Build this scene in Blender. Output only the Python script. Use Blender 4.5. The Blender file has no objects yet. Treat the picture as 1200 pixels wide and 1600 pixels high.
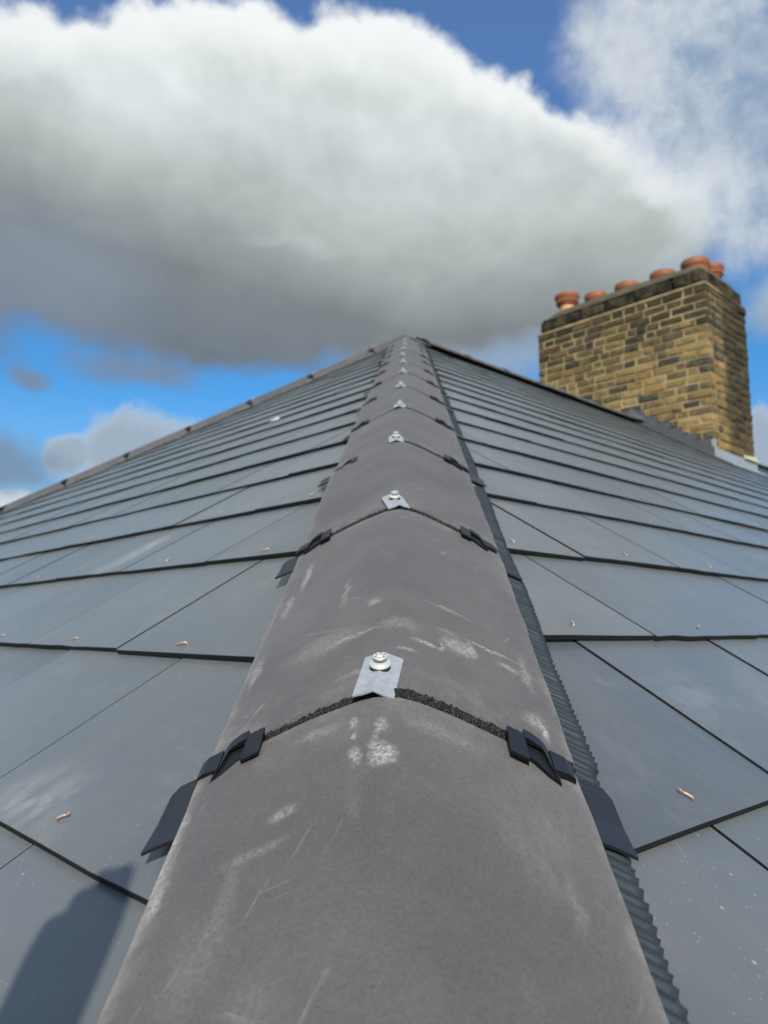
import bpy, bmesh, math, random
from mathutils import Vector, Matrix, noise
from math import radians, sqrt, sin, cos, tan, pi, atan
random.seed(7)
SC = bpy.context.scene
COL = SC.collection
H = 8.0                                    # height of the roof apex above the ground
TP = tan(radians(32.0)); CP = cos(radians(32.0))
A = Vector((0, 0, H))
HD = Vector((1, 1, TP)).normalized()       # near hip, uphill
LAT = Vector((1, -1, 0)).normalized()      # across the near hip, to the right
NN = LAT.cross(HD).normalized()
if NN.z < 0: NN = -NN
S0 = 5.4; CROWN = .0214; HCAM = .23

# ------------------------------------------------------------------ camera
Cpos = A - HD * S0 + NN * (HCAM + CROWN) + LAT * .006
cam = bpy.data.cameras.new('camera'); co = bpy.data.objects.new('camera', cam); COL.objects.link(co)
Z = Vector((0.00442969, 0.98862657, -0.15032594)); X = Vector((0.72884956, -0.10611603, -0.67640055))
Z.normalize(); X = (X - Z * X.dot(Z)).normalized(); Y = Z.cross(X)
M = Matrix((X, Y, Z)).to_4x4(); M.translation = Cpos
co.matrix_world = M
cam.sensor_fit = 'VERTICAL'; cam.sensor_height = 34.6; cam.sensor_width = 25.95
cam.lens = 1211.09 / 1600 * 34.6
cam.clip_start = .01; cam.clip_end = 6000
cam.dof.use_dof = True; cam.dof.focus_distance = .56; cam.dof.aperture_fstop = 10.5
SC.camera = co
# ------------------------------------------------------------------ view
SC.view_settings.view_transform = 'Standard'; SC.view_settings.look = 'None'
SC.view_settings.exposure = 0.0; SC.view_settings.gamma = 1
SC.view_settings.use_curve_mapping = False
# ------------------------------------------------------------------ sun
SUN_EL = radians(34); TRAVEL = radians(50)      # light travels towards this heading (ccw from +X)
sd = Vector((-cos(TRAVEL) * cos(SUN_EL), -sin(TRAVEL) * cos(SUN_EL), sin(SUN_EL)))
sl = bpy.data.lights.new('sun', 'SUN'); sl.energy = 3.9; sl.angle = radians(.53); sl.color = (1, .93, .82)
so = bpy.data.objects.new('sun', sl); COL.objects.link(so)
so.rotation_euler = sd.to_track_quat('Z', 'Y').to_euler(); so.location = (0, -20, 30)

# ------------------------------------------------------------------ node helper
class G:
    def __init__(s, nt): s.nt = nt; s.n = nt.nodes; s.l = nt.links
    def new(s, t, **k):
        o = s.n.new(t)
        for a, b in k.items(): setattr(o, a, b)
        return o
    def put(s, sock, v):
        if v is None: return
        if hasattr(v, 'is_output') or isinstance(v, bpy.types.NodeSocket): s.l.new(v, sock)
        else: sock.default_value = v
    def m(s, op, a, b=None, c=None, clamp=False):
        o = s.new('ShaderNodeMath', operation=op); o.use_clamp = clamp
        for i, v in enumerate((a, b, c)): s.put(o.inputs[i], v)
        return o.outputs[0]
    def v(s, op, a, b=None, sc=None):
        o = s.new('ShaderNodeVectorMath', operation=op); s.put(o.inputs[0], a); s.put(o.inputs[1], b)
        if sc is not None: s.put(o.inputs[3], sc)
        return o.outputs['Value'] if op in ('LENGTH', 'DOT_PRODUCT', 'DISTANCE') else o.outputs[0]
    def noise(s, vec, scale, det=4, rough=.5, dist=0, col=False):
        o = s.new('ShaderNodeTexNoise'); s.put(o.inputs['Vector'], vec)
        o.inputs['Scale'].default_value = scale; o.inputs['Detail'].default_value = det
        o.inputs['Roughness'].default_value = rough; o.inputs['Distortion'].default_value = dist
        return o.outputs['Color' if col else 'Fac']
    def map(s, x, a, b, c=0., d=1., smooth=True):
        o = s.new('ShaderNodeMapRange'); o.interpolation_type = 'SMOOTHSTEP' if smooth else 'LINEAR'
        for i, v in enumerate((x, a, b, c, d)): s.put(o.inputs[i], v)
        return o.outputs[0]
    def mix(s, f, a, b):
        o = s.new('ShaderNodeMix', data_type='RGBA'); s.put(o.inputs[0], f)
        for i, v in ((6, a), (7, b)):
            if isinstance(v, tuple) and len(v) == 3: v = v + (1,)
            s.put(o.inputs[i], v)
        return o.outputs[2]
    def ramp(s, f, stops, const=False):
        o = s.new('ShaderNodeValToRGB'); cr = o.color_ramp
        if const: cr.interpolation = 'CONSTANT'
        while len(cr.elements) < len(stops): cr.elements.new(.5)
        for e, (p, c) in zip(cr.elements, stops):
            e.position = p; e.color = tuple(c) + (1,) if len(c) == 3 else c
        s.put(o.inputs[0], f); return o.outputs[0]
    def scale(s, col, f):
        return s.v('SCALE', col, None, f)

# ------------------------------------------------------------------ sky
W = bpy.data.worlds.new('World'); SC.world = W; W.use_nodes = True
g = G(W.node_tree); g.n.clear()
SKY = .10
out = g.new('ShaderNodeOutputWorld'); bg = g.new('ShaderNodeBackground'); g.l.new(bg.outputs[0], out.inputs[0])
sky = g.new('ShaderNodeTexSky'); sky.sky_type = 'NISHITA'; sky.sun_disc = False
sky.sun_elevation = SUN_EL
sky.sun_rotation = math.atan2(sd.x, sd.y)
sky.ozone_density = 2.2; sky.dust_density = .3; sky.air_density = 1.0
tc = g.new('ShaderNodeTexCoord'); D = g.v('NORMALIZE', tc.outputs['Generated'])
sp = g.new('ShaderNodeSeparateXYZ'); g.l.new(D, sp.inputs[0])
FW = radians(46.83)
fx = g.v('DOT_PRODUCT', D, (cos(FW), sin(FW), 0)); rx = g.v('DOT_PRODUCT', D, (sin(FW), -cos(FW), 0))
az = g.m('MULTIPLY', g.m('ARCTAN2', rx, fx), 180 / pi)
el = g.m('MULTIPLY', g.m('ARCSINE', sp.outputs[2]), 180 / pi)
cb = g.new('ShaderNodeCombineXYZ'); g.l.new(az, cb.inputs[0]); g.l.new(el, cb.inputs[1])
warp = g.v('SUBTRACT', g.noise(D, 5.5, 5, .55, col=True), (.5, .5, .5))
warp2 = g.v('SUBTRACT', g.noise(D, 22, 5, .6, col=True), (.5, .5, .5))
P = g.v('ADD', cb.outputs[0], g.v('ADD', g.v('MULTIPLY', warp, (6, 5, 0)), g.v('MULTIPLY', warp2, (1.6, 1.4, 0))))
def field(blobs, P=P):
    r = None
    for (cx, cy, ax, ay) in blobs:
        d = g.v('LENGTH', g.v('MULTIPLY', g.v('SUBTRACT', P, (cx, cy, 0)), (1 / ax, 1 / ay, 0)))
        q = g.m('SUBTRACT', 1.0, d)
        r = q if r is None else g.m('SMOOTH_MAX', r, q, .12)
    return r
MAIN = [(-22.1, 30.8, 14.4, 8.1), (-13.8, 33.0, 11.5, 9.1), (-2.2, 32.7, 13.1, 8.6), (7.0, 30.9, 8.5, 7.6), (12.4, 29.3, 8.4, 6.0),
        (-14.8, 24.0, 19.1, 5.0), (0.9, 24.3, 14.7, 4.4), (-32.8, 26.8, 9.4, 9.7), (16.6, 27.2, 6.6, 4.0), (13, 24.5, 7, 3)]
WISP = [(26.0, 34.3, 9.8, 9.3), (27.4, 27.8, 8.5, 5.2), (20.0, 38.5, 5.4, 4.0), (5.9, 20.7, 11.2, 3.0), (20.3, 27.5, 8.4, 5.2), (17.0, 22.5, 7.0, 2.2), (30, 20.5, 5, 2.5)]
LOWC = [(-17.8, 12.4, 5.4, 3.1), (-22.6, 12.5, 2.5, 1.7), (-14.3, 13.0, 2.7, 1.6), (-25.1, 8.4, 5.3, 1.1), (27.1, 12.1, 1.3, 2.9)]
DARK = [(-27.5, 11.0, 5.4, 2.6), (-25.7, 17.1, 1.6, .8), (-18.5, 18.0, 5.4, 1.2)]
fine = g.m('SUBTRACT', g.noise(D, 34, 7, .62), .5)
med = g.m('SUBTRACT', g.noise(D, 9, 6, .6), .5)
fm0 = field(MAIN); fm = g.m('ADD', fm0, g.m('MULTIPLY', fine, .20))
fwp = g.m('ADD', field(WISP), g.m('ADD', g.m('MULTIPLY', med, .9), g.m('MULTIPLY', fine, .35)))
fl = g.m('ADD', field(LOWC), g.m('MULTIPLY', fine, .5))
fd = g.m('ADD', field(DARK), g.m('MULTIPLY', fine, .6))
# the rest of the sky, out of frame: broken cloud of the same kind
gen = g.noise(g.v('MULTIPLY', D, (1, 1, 1.8)), 2.3, 7, .56)
side = g.map(g.m('ABSOLUTE', az), 30, 40)
high = g.map(el, 43, 50)
outm = g.m('MAXIMUM', side, high)
fo = g.m('MULTIPLY', g.map(gen, .46, .60), outm)
fo = g.m('MULTIPLY', fo, g.map(el, -2, 3))
# sky blue
base = g.v('MULTIPLY', sky.outputs[0], (1.0, 1.0, 1.0))
tint = g.ramp(g.map(el, 0, 60, smooth=False), [(0, (1.0, 1.0, 1.0)), (.14, (.78, 1.10, 1.28)), (.29, (.42, 1.05, 1.45)), (.45, (.62, 1.12, 1.5)), (.66, (1.15, 1.45, 1.75)), (1, (1.1, 1.35, 1.6))])
blue = g.v('MULTIPLY', base, tint)
K = 1 / SKY
def c3(c): return tuple(x * K for x in c)
# cloud brightness: bright tops lit by the sun, grey bases
U = g.v('SUBTRACT', D, (-.004, -.004, -.020))
lump = g.m('SUBTRACT', g.noise(D, 6, 3.5, .5), g.noise(U, 6, 3.5, .5))
lump2 = g.m('SUBTRACT', g.noise(D, 17, 3, .5), g.noise(g.v('SUBTRACT', D, (-.002, -.002, -.010)), 17, 3, .5))
relief = g.m('ADD', g.m('MULTIPLY', lump, 2.0), g.m('MULTIPLY', lump2, .35))
big_ = g.m('SUBTRACT', g.noise(D, 3.2, 2, .5), .5)
vthick = g.m('ADD', g.m('ADD', el, g.m('MULTIPLY', big_, 10)), g.m('ADD', g.m('MULTIPLY', az, .10), g.m('MULTIPLY', med, .8)))
body = g.ramp(g.map(vthick, 18, 42, smooth=False), [(0, c3((.17, .205, .25))), (.2, c3((.22, .245, .26))), (.42, c3((.43, .49, .48))), (.62, c3((.62, .68, .685))), (.80, c3((.78, .83, .83))), (1, c3((.88, .92, .92)))])
rim = g.m('MULTIPLY', g.map(g.m('ADD', g.m('ADD', fm0, g.m('MULTIPLY', fine, .08)), g.m('MULTIPLY', relief, -.12)), .40, .02), g.map(el, 23, 30))
body = g.v('SCALE', body, None, g.m('ADD', 1.0, g.m('MULTIPLY', relief, g.map(el, 17, 34, .30, .62)), clamp=False))
topc = g.mix(g.m('MULTIPLY', rim, .78), body, c3((.93, .96, .96)))
shade_l = g.m('MULTIPLY', g.map(g.v('LENGTH', g.v('MULTIPLY', g.v('SUBTRACT', P, (-25, 23.5, 0)), (1 / 10, 1 / 6, 0))), 1.1, .2), .55)
topc = g.mix(shade_l, topc, c3((.25, .31, .40)))
wcol = g.mix(g.m('MULTIPLY', g.map(el, 18, 28), g.map(g.m('ADD', med, g.m('MULTIPLY', fine, .4)), -.22, .2)), c3((.27, .38, .52)), c3((.66, .71, .76)))
lcol = g.mix(g.map(fl, 0, .5), c3((.50, .58, .66)), c3((.36, .43, .50)))
lcol = g.mix(g.map(el, 10.5, 8.5), lcol, c3((.75, .82, .88)))
dcol = c3((.19, .26, .36))
ocol = g.mix(g.map(gen, .5, .7), c3((.62, .66, .68)), c3((.34, .37, .40)))
r = g.mix(fo, blue, ocol)
r = g.mix(g.m('MULTIPLY', g.map(fwp, -.22, .62), .92), r, wcol)
r = g.mix(g.m('MULTIPLY', g.map(fl, -.10, .30), .9), r, lcol)
r = g.mix(g.m('MULTIPLY', g.map(fd, -.25, .75), .85), r, dcol)
edge = g.map(g.m('ADD', az, g.m('MULTIPLY', el, -.3)), 4, 13, .075, .30); edge = g.m('MAXIMUM', edge, g.map(el, 26, 20, .05, .22))
r = g.mix(g.map(fm, g.m('SUBTRACT', 0, edge), edge), r, topc)
g.l.new(r, bg.inputs[0]); bg.inputs[1].default_value = SKY

# ------------------------------------------------------------------ materials
def mat(name, rough=.5, metal=0., spec=.5):
    m = bpy.data.materials.new(name); m.use_nodes = True
    g = G(m.node_tree); b = g.n['Principled BSDF']
    b.inputs['Roughness'].default_value = rough; b.inputs['Metallic'].default_value = metal
    b.inputs['Specular IOR Level'].default_value = spec
    return m, g, b
def bump(g, b, h, st, dist=.001):
    o = g.new('ShaderNodeBump'); g.put(o.inputs['Height'], h); o.inputs['Strength'].default_value = st
    o.inputs['Distance'].default_value = dist; g.l.new(o.outputs[0], b.inputs['Normal'])
def ocoord(g, amt=20):
    t = g.new('ShaderNodeTexCoord'); oi = g.new('ShaderNodeObjectInfo')
    r = g.v('SCALE', (1.0, .73, .39), None, g.m('MULTIPLY', oi.outputs['Random'], amt))
    return g.v('ADD', t.outputs['Object'], r), oi.outputs['Random'], t.outputs['Object']
def simple(name, c, rough=.5, metal=0., spec=.5, nz=0., ns=60, bst=0., bs=200):
    m, g, b = mat(name, rough, metal, spec)
    v, rnd, oc = ocoord(g)
    c2 = tuple(x * (1 - nz) for x in c); c1 = tuple(min(1, x * (1 + nz)) for x in c)
    g.l.new(g.mix(g.noise(v, ns, 4, .6), c2, c1), b.inputs['Base Color'])
    if bst: bump(g, b, g.noise(v, bs, 4, .6), bst)
    return m
def make_slate():
    m, g, b = mat('slate_face', .42, 0, .75)
    b.inputs['Coat Weight'].default_value = .35; b.inputs['Coat Roughness'].default_value = .30
    b.inputs['Sheen Weight'].default_value = .60; b.inputs['Sheen Roughness'].default_value = .30; b.inputs['Sheen Tint'].default_value = (.92, .98, .96, 1); b.inputs['Diffuse Roughness'].default_value = 1
    v, rnd, oc = ocoord(g)
    n1 = g.noise(v, 7, 4, .6)
    col = g.mix(n1, (.076, .087, .094), (.110, .120, .124))
    col = g.v('SCALE', col, None, g.map(rnd, 0, 1, .84, 1.16, False))
    # faint scuffs running down the slope and diagonally
    vs = g.v('MULTIPLY', v, (34, 7, 10)); sc = g.noise(vs, 1, 5, .72, .4)
    mk = g.m('MULTIPLY', g.map(sc, .60, .82), g.map(g.noise(v, 4.5, 2), .42, .68))
    col = g.mix(g.m('MULTIPLY', mk, .5), col, (.30, .31, .30))
    vr = g.new('ShaderNodeVectorRotate'); g.l.new(v, vr.inputs[0]); vr.inputs['Angle'].default_value = .8; vr.inputs['Axis'].default_value = (0, 0, 1)
    s2 = g.noise(g.v('MULTIPLY', vr.outputs[0], (160, 9, 10)), 1, 3, .6)
    col = g.mix(g.m('MULTIPLY', g.m('MULTIPLY', g.map(s2, .65, .74), g.map(n1, .46, .65)), .30), col, (.38, .38, .36))
    # dust haze and specks
    hz = g.map(g.noise(v, 11, 6, .68), .50, .80)
    col = g.mix(g.m('MULTIPLY', hz, .50), col, (.205, .20, .18))
    col = g.mix(g.m('MULTIPLY', g.map(g.noise(g.v('MULTIPLY', v, (2.5, 1, 1)), 3.2, 5, .6), .45, .70), .30), col, (.155, .150, .135))
    vo = g.new('ShaderNodeTexVoronoi'); vo.inputs['Scale'].default_value = 75; g.l.new(v, vo.inputs['Vector'])
    sel = g.new('ShaderNodeSeparateColor'); g.l.new(vo.outputs['Color'], sel.inputs[0])
    dot = g.m('MULTIPLY', g.map(vo.outputs['Distance'], g.m('MULTIPLY', sel.outputs[1], .16), .0), g.m('GREATER_THAN', sel.outputs[0], g.map(g.noise(v, 6, 3), .35, .7, .97, .55)))
    col = g.mix(g.m('MULTIPLY', dot, .75), col, (.50, .49, .44))
    vo2 = g.new('ShaderNodeTexVoronoi'); vo2.inputs['Scale'].default_value = 260; g.l.new(v, vo2.inputs['Vector'])
    sel2 = g.new('ShaderNodeSeparateColor'); g.l.new(vo2.outputs['Color'], sel2.inputs[0])
    dot2 = g.m('MULTIPLY', g.map(vo2.outputs['Distance'], .28, .05), g.m('GREATER_THAN', sel2.outputs[0], g.map(g.noise(v, 9, 4, .7), .42, .7, 1.0, .62)))
    col = g.mix(g.m('MULTIPLY', dot2, .45), col, (.42, .40, .33))
    # pale dry smear left on two slates (geometry position, stays put)
    pos = g.new('ShaderNodeNewGeometry').outputs['Position']
    for (c, ax, rr, st) in SMEARS:
        q = g.v('SUBTRACT', pos, tuple(c)); al = g.v('DOT_PRODUCT', q, tuple(ax)); dd = g.v('LENGTH', g.v('SUBTRACT', q, g.v('SCALE', tuple(ax), None, al)))
        w = g.m('MULTIPLY', g.map(g.m('ABSOLUTE', al), rr[0], rr[0] * .2), g.map(dd, rr[1], 0.))
        w = g.m('MULTIPLY', w, g.map(g.noise(g.v('MULTIPLY', pos, (20, 45, 20)), 1, 5, .7), .35, .62))
        col = g.mix(g.m('MULTIPLY', w, st), col, (.42, .41, .37))
    g.l.new(col, b.inputs['Base Color'])
    g.l.new(g.map(g.noise(v, 13, 5, .6), .3, .7, .34, .46), b.inputs['Roughness'])
    bump(g, b, g.m('ADD', g.m('MULTIPLY', g.noise(v, 420, 3, .6), .25), g.noise(v, 30, 4, .55)), .22, .0012)
    return m
def roof_left(d, y, up=.004):   # point on the left face: d = slope distance below the apex
    return Vector((-d * CP, y, H - d * CP * TP)) + Vector((-TP, 0, 1)).normalized() * up
SMEARS = [(roof_left(3.42, -2.18), Vector((1, 0, TP)).normalized(), (.13, .06), .62),
          (roof_left(3.93, -2.945), Vector((0, 1, 0)), (.07, .05), .35),
          (Vector((-2.83, -3.80 * CP, H - 3.80 * CP * TP)), Vector((1, 0, 0)), (.09, .06), .18), (Vector((-2.62, -3.83 * CP, H - 3.83 * CP * TP)), Vector((1, 0, 0)), (.16, .09), .15),
          (Vector((-2.90, -3.60 * CP, H - 3.60 * CP * TP)), Vector((.8, .5, .33)).normalized(), (.10, .07), .14), (Vector((-2.5, -3.42 * CP, H - 3.42 * CP * TP)), Vector((.8, .5, .33)).normalized(), (.14, .07), .12)]
def make_tile(front=None):
    m, g, b = mat('hip_tile_concrete' + ('_marked' if front else ''), .62, 0, .35)
    b.inputs['Sheen Weight'].default_value = .12; b.inputs['Sheen Roughness'].default_value = .5; b.inputs['Diffuse Roughness'].default_value = .6
    v, rnd, oc = ocoord(g)
    n1 = g.noise(v, 9, 5, .6)
    col = g.mix(g.map(n1, .3, .7), (.086, .080, .080), (.112, .106, .104))
    col = g.v('SCALE', col, None, g.map(rnd, 0, 1, .93, 1.08, False))
    # broad scuffs
    sm = g.noise(g.v('MULTIPLY', v, (1.6, .6, 1)), 15, 7, .70, .15)
    mk = g.m('MULTIPLY', g.map(sm, .54, .72), g.map(g.noise(v, 5, 2), .40, .62))
    col = g.mix(g.m('MULTIPLY', mk, .26), col, (.24, .225, .21))
    # scratch lines, two directions
    for ang, th, f in ((.35, .655, 1.), (-.9, .67, .8), (1.5, .68, .6)):
        vr = g.new('ShaderNodeVectorRotate'); g.l.new(v, vr.inputs[0]); vr.inputs['Angle'].default_value = ang; vr.inputs['Axis'].default_value = (0, 0, 1)
        s2 = g.noise(g.v('MULTIPLY', vr.outputs[0], (240, 14, 14)), 1, 3, .6, .25)
        col = g.mix(g.m('MULTIPLY', g.m('MULTIPLY', g.map(s2, th, th + .07), g.map(g.noise(v, 10, 3), .5, .66)), .55 * f), col, (.36, .35, .32))
    # pale efflorescence along the flank edges
    sx = g.new('ShaderNodeSeparateXYZ'); g.l.new(oc, sx.inputs[0])
    ed = g.m('MULTIPLY', g.map(g.m('ABSOLUTE', sx.outputs[0]), .100, .125), g.map(g.noise(v, 26, 5, .7), .46, .66))
    col = g.mix(g.m('MULTIPLY', ed, .5), col, (.30, .285, .25))
    # dirt towards the two ends of every tile
    en = g.m('MULTIPLY', g.map(g.m('ABSOLUTE', g.m('SUBTRACT', sx.outputs[1], .218)), .15, .215), g.map(g.noise(v, 40, 5, .7), .42, .7))
    col = g.mix(g.m('MULTIPLY', en, .32), col, (.27, .255, .225))
    if front:
        for (x, y, rx_, ry_, st) in front:
            q = g.v('LENGTH', g.v('MULTIPLY', g.v('SUBTRACT', g.v('ADD', oc, g.v('SCALE', g.v('SUBTRACT', g.noise(oc, 70, 4, .6, col=True), (.5, .5, .5)), None, .012)), (x, y, 0)), (1 / rx_, 1 / ry_, 0)))
            w = g.m('MULTIPLY', g.map(q, 1.4, .2), g.map(g.noise(oc, 420, 4, .7), .30, .72))
            col = g.mix(g.m('MULTIPLY', w, st), col, (.50, .48, .45))
    col = g.v('SCALE', col, None, g.map(g.noise(v, 520, 4, .8), .3, .7, .76, 1.27, False))
    # pores and grit
    vo = g.new('ShaderNodeTexVoronoi'); vo.inputs['Scale'].default_value = 210; g.l.new(v, vo.inputs['Vector'])
    s3 = g.new('ShaderNodeSeparateColor'); g.l.new(vo.outputs['Color'], s3.inputs[0])
    pore = g.m('MULTIPLY', g.map(vo.outputs['Distance'], .2, .03), g.m('GREATER_THAN', s3.outputs[0], .90))
    col = g.mix(g.m('MULTIPLY', pore, .7), col, (.025, .023, .022))
    g.l.new(col, b.inputs['Base Color'])
    hgt = g.m('SUBTRACT', g.m('ADD', g.m('MULTIPLY', g.noise(v, 700, 3, .7), .5), g.m('MULTIPLY', g.noise(v, 90, 4, .6), .9)), g.m('MULTIPLY', pore, 1.2))
    bump(g, b, hgt, .42, .0012)
    return m
MT = {}
def make_seal():
    m, g, b = mat('foam_seal', .95, 0, .15)
    v, rnd, oc = ocoord(g)
    col = g.mix(g.map(g.noise(v, 900, 4, .75), .44, .66), (.010, .010, .009), (.12, .115, .105))
    g.l.new(col, b.inputs['Base Color']); bump(g, b, g.noise(v, 600, 4, .7), 1, .002)
    return m
MT['slate'] = make_slate()
MT['slate_edge'] = simple('slate_cut_edge', (.008, .009, .010), .8, nz=.5, ns=300, bst=.6, bs=500)
MT['deck'] = simple('underlay', (.02, .02, .022), .9)
MARKS0 = [(-.002, .364, .008, .011, 1.), (-.006, .374, .005, .006, .6), (-.0195, .402, .0025, .006, .8), (-.0180, .388, .0025, .005, .7), (-.0172, .366, .003, .010, .7), (-.0035, .394, .004, .008, .7), (-.006, .384, .003, .006, .4),
          (-.052, .341, .009, .005, .5), (-.1165, .356, .0035, .030, .8), (-.112, .312, .0035, .012, .55), (-.1145, .335, .006, .05, .4), (-.064, .318, .018, .004, .25), (-.072, .294, .006, .03, .18),
          (-.079, .262, .012, .03, .13), (.088, .30, .004, .02, .2), (-.048, .22, .012, .02, .14), (.03, .40, .02, .008, .25), (-.04, .405, .014, .007, .35)]
MARKS1 = [(.0095, .056, .007, .003, .7), (.024, .076, .011, .0025, .8), (.0345, .080, .0018, .009, .6), (.047, .094, .012, .014, .7), (.058, .100, .004, .014, .6), (.0405, .112, .010, .004, .4), (-.017, .150, .005, .008, .6), (-.030, .094, .022, .003, .45), (-.052, .10, .03, .018, .30),
          (-.044, .20, .003, .035, .4), (-.093, .31, .004, .04, .7), (-.102, .238, .004, .03, .5), (-.108, .11, .004, .03, .5), (.044, .16, .018, .003, .4), (.072, .117, .022, .0028, .7), (.086, .100, .010, .005, .6), (.1008, .024, .0025, .012, 1.), (.096, .034, .008, .012, .5), (.1, .106, .004, .03, .45), (.004, .10, .016, .012, .3), (-.02, .03, .016, .004, .35)]
MT['tile'] = make_tile(); MT['tile_front'] = make_tile(MARKS0); MT['tile_second'] = make_tile(MARKS1)
MT['seal'] = make_seal()
MT['plastic'] = simple('black_plastic', (.013, .014, .016), .42, spec=.4, nz=.35, ns=120, bst=.15, bs=300)
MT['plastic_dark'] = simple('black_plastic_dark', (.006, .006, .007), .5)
MT['flap'] = simple('rubber_flap', (.020, .022, .026), .42, spec=.4, nz=.35, ns=50, bst=.15, bs=90)
MT['strip'] = simple('pleated_strip', (.030, .040, .045), .42, nz=.2, ns=40)
MT['galv'] = simple('galvanised_steel', (.50, .53, .55), .42, .35, nz=.38, ns=150, bst=.2, bs=300)
MT['screw'] = simple('screw_steel', (.72, .72, .66), .36, .35, nz=.12, ns=200)
MT['gasket'] = simple('rubber_gasket', (.012, .012, .011), .7)
MT['copper'] = simple('copper', (.68, .46, .34), .5, .35, nz=.3, ns=500)
MT['lead'] = simple('lead_sheet', (.11, .115, .12), .55, .1, nz=.35, ns=9, bst=.3, bs=20)
MT['lead_pale'] = simple('lead_sheet_pale', (.36, .40, .42), .5, .15, nz=.3, ns=14, bst=.3, bs=20)
MT['clay'] = simple('terracotta', (.32, .115, .048), .6, nz=.35, ns=9, bst=.2, bs=60)
MT['clay_pale'] = simple('buff_clay', (.62, .36, .18), .6, nz=.15, ns=9)
MT['gutter'] = simple('gutter_plastic', (.02, .02, .02), .35)
MT['scrap'] = simple('pale_scrap', (.6, .62, .6), .7)
def make_brick():
    m, g, b = mat('weathered_brick', .85, 0, .25)
    v, rnd, oc = ocoord(g)
    pal = [(.25, .17, .062), (.15, .11, .048), (.075, .068, .042), (.29, .20, .075), (.18, .115, .055), (.21, .15, .055), (.050, .050, .036), (.26, .155, .06), (.12, .098, .048), (.20, .145, .055), (.16, .095, .055), (.32, .22, .09)]
    col = g.ramp(rnd, [(i / len(pal), c) for i, c in enumerate(pal)], True)
    n = g.noise(v, 22, 5, .68)
    col = g.mix(g.m('MULTIPLY', g.map(n, .50, .72), .65), col, (.36, .26, .12))
    col = g.mix(g.m('MULTIPLY', g.map(g.noise(v, 14, 4, .6), .50, .72), .7), col, (.045, .042, .032))
    pos = g.new('ShaderNodeNewGeometry').outputs['Position']; sx = g.new('ShaderNodeSeparateXYZ'); g.l.new(pos, sx.inputs[0])
    col = g.mix(g.m('MULTIPLY', g.map(g.noise(pos, 4.5, 5, .65), .50, .68), .55), col, (.07, .062, .036)); col = g.mix(g.m('MULTIPLY', g.map(g.noise(g.v('MULTIPLY', pos, (3, 3, 5)), 2.2, 5, .7), .56, .70), .45), col, (.34, .25, .12))
    # soot washed down from the top, and down the far half of the narrow side
    big = g.noise(g.v('MULTIPLY', pos, (3.2, 3.2, 1.1)), 1, 4, .6)
    zt = g.m('ADD', sx.outputs[2], g.m('MULTIPLY', g.m('SUBTRACT', big, .5), .9))
    soot = g.map(zt, H + .35, H + 1.15, 0, .72)
    xt = g.m('ADD', sx.outputs[0], g.m('MULTIPLY', g.m('SUBTRACT', big, .5), .35))
    soot2 = g.m('MULTIPLY', g.map(xt, 3.20, 3.34, 0, .82), g.map(zt, H - .6, H + .2, .55, 1))
    soot = g.m('MAXIMUM', soot, soot2)
    col = g.v('SCALE', col, None, 1.30); col = g.mix(soot, col, (.030, .028, .018))
    g.l.new(col, b.inputs['Base Color'])
    bump(g, b, g.noise(v, 40, 6, .7), .9, .01)
    return m
def make_mortar(name='lime_mortar', c=(.60, .46, .24)):
    m, g, b = mat(name, .9, 0, .2)
    t = g.new('ShaderNodeTexCoord'); v = t.outputs['Object']
    n = g.noise(v, 5, 6, .7)
    col = g.mix(g.map(n, .35, .68), tuple(x * .50 for x in c), c)
    pos = g.new('ShaderNodeNewGeometry').outputs['Position']; sx = g.new('ShaderNodeSeparateXYZ'); g.l.new(pos, sx.inputs[0])
    big = g.noise(g.v('MULTIPLY', pos, (3.2, 3.2, 1.1)), 1, 4, .6)
    xt = g.m('ADD', sx.outputs[0], g.m('MULTIPLY', g.m('SUBTRACT', big, .5), .35))
    col = g.mix(g.map(xt, 3.20, 3.36, 0, .80), col, (.06, .052, .035))
    g.l.new(col, b.inputs['Base Color']); bump(g, b, g.noise(v, 60, 5, .7), .8, .01)
    return m
def make_cap():
    m, g, b = mat('sooty_stone', .9, 0, .2)
    v, rnd, oc = ocoord(g)
    n = g.noise(v, 8, 6, .7)
    col = g.mix(g.map(n, .40, .66), (.022, .021, .018), (.11, .09, .048))
    g.l.new(col, b.inputs['Base Color']); bump(g, b, g.noise(v, 30, 6, .7), .9, .012)
    return m
MT['brick'] = make_brick(); MT['mortar'] = make_mortar(); MT['cap'] = make_cap()
MT['flaunch'] = simple('weathered_flaunching', (.11, .09, .055), .9, nz=.6, ns=11, bst=.8, bs=30)
MT['wall'] = simple('stock_brickwork', (.26, .18, .10), .9, nz=.3, ns=12)
def make_ground():
    m, g, b = mat('meadow_ground', .95, 0, .1)
    t = g.new('ShaderNodeTexCoord'); v = t.outputs['Object']
    c = g.mix(g.map(g.noise(v, .02, 6, .6), .4, .6), (.045, .07, .025), (.09, .10, .05)); c = g.mix(g.map(g.noise(v, .3, 6, .6), .5, .7), c, (.07, .06, .04))
    g.l.new(c, b.inputs['Base Color']); return m
MT['ground'] = make_ground()

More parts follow.
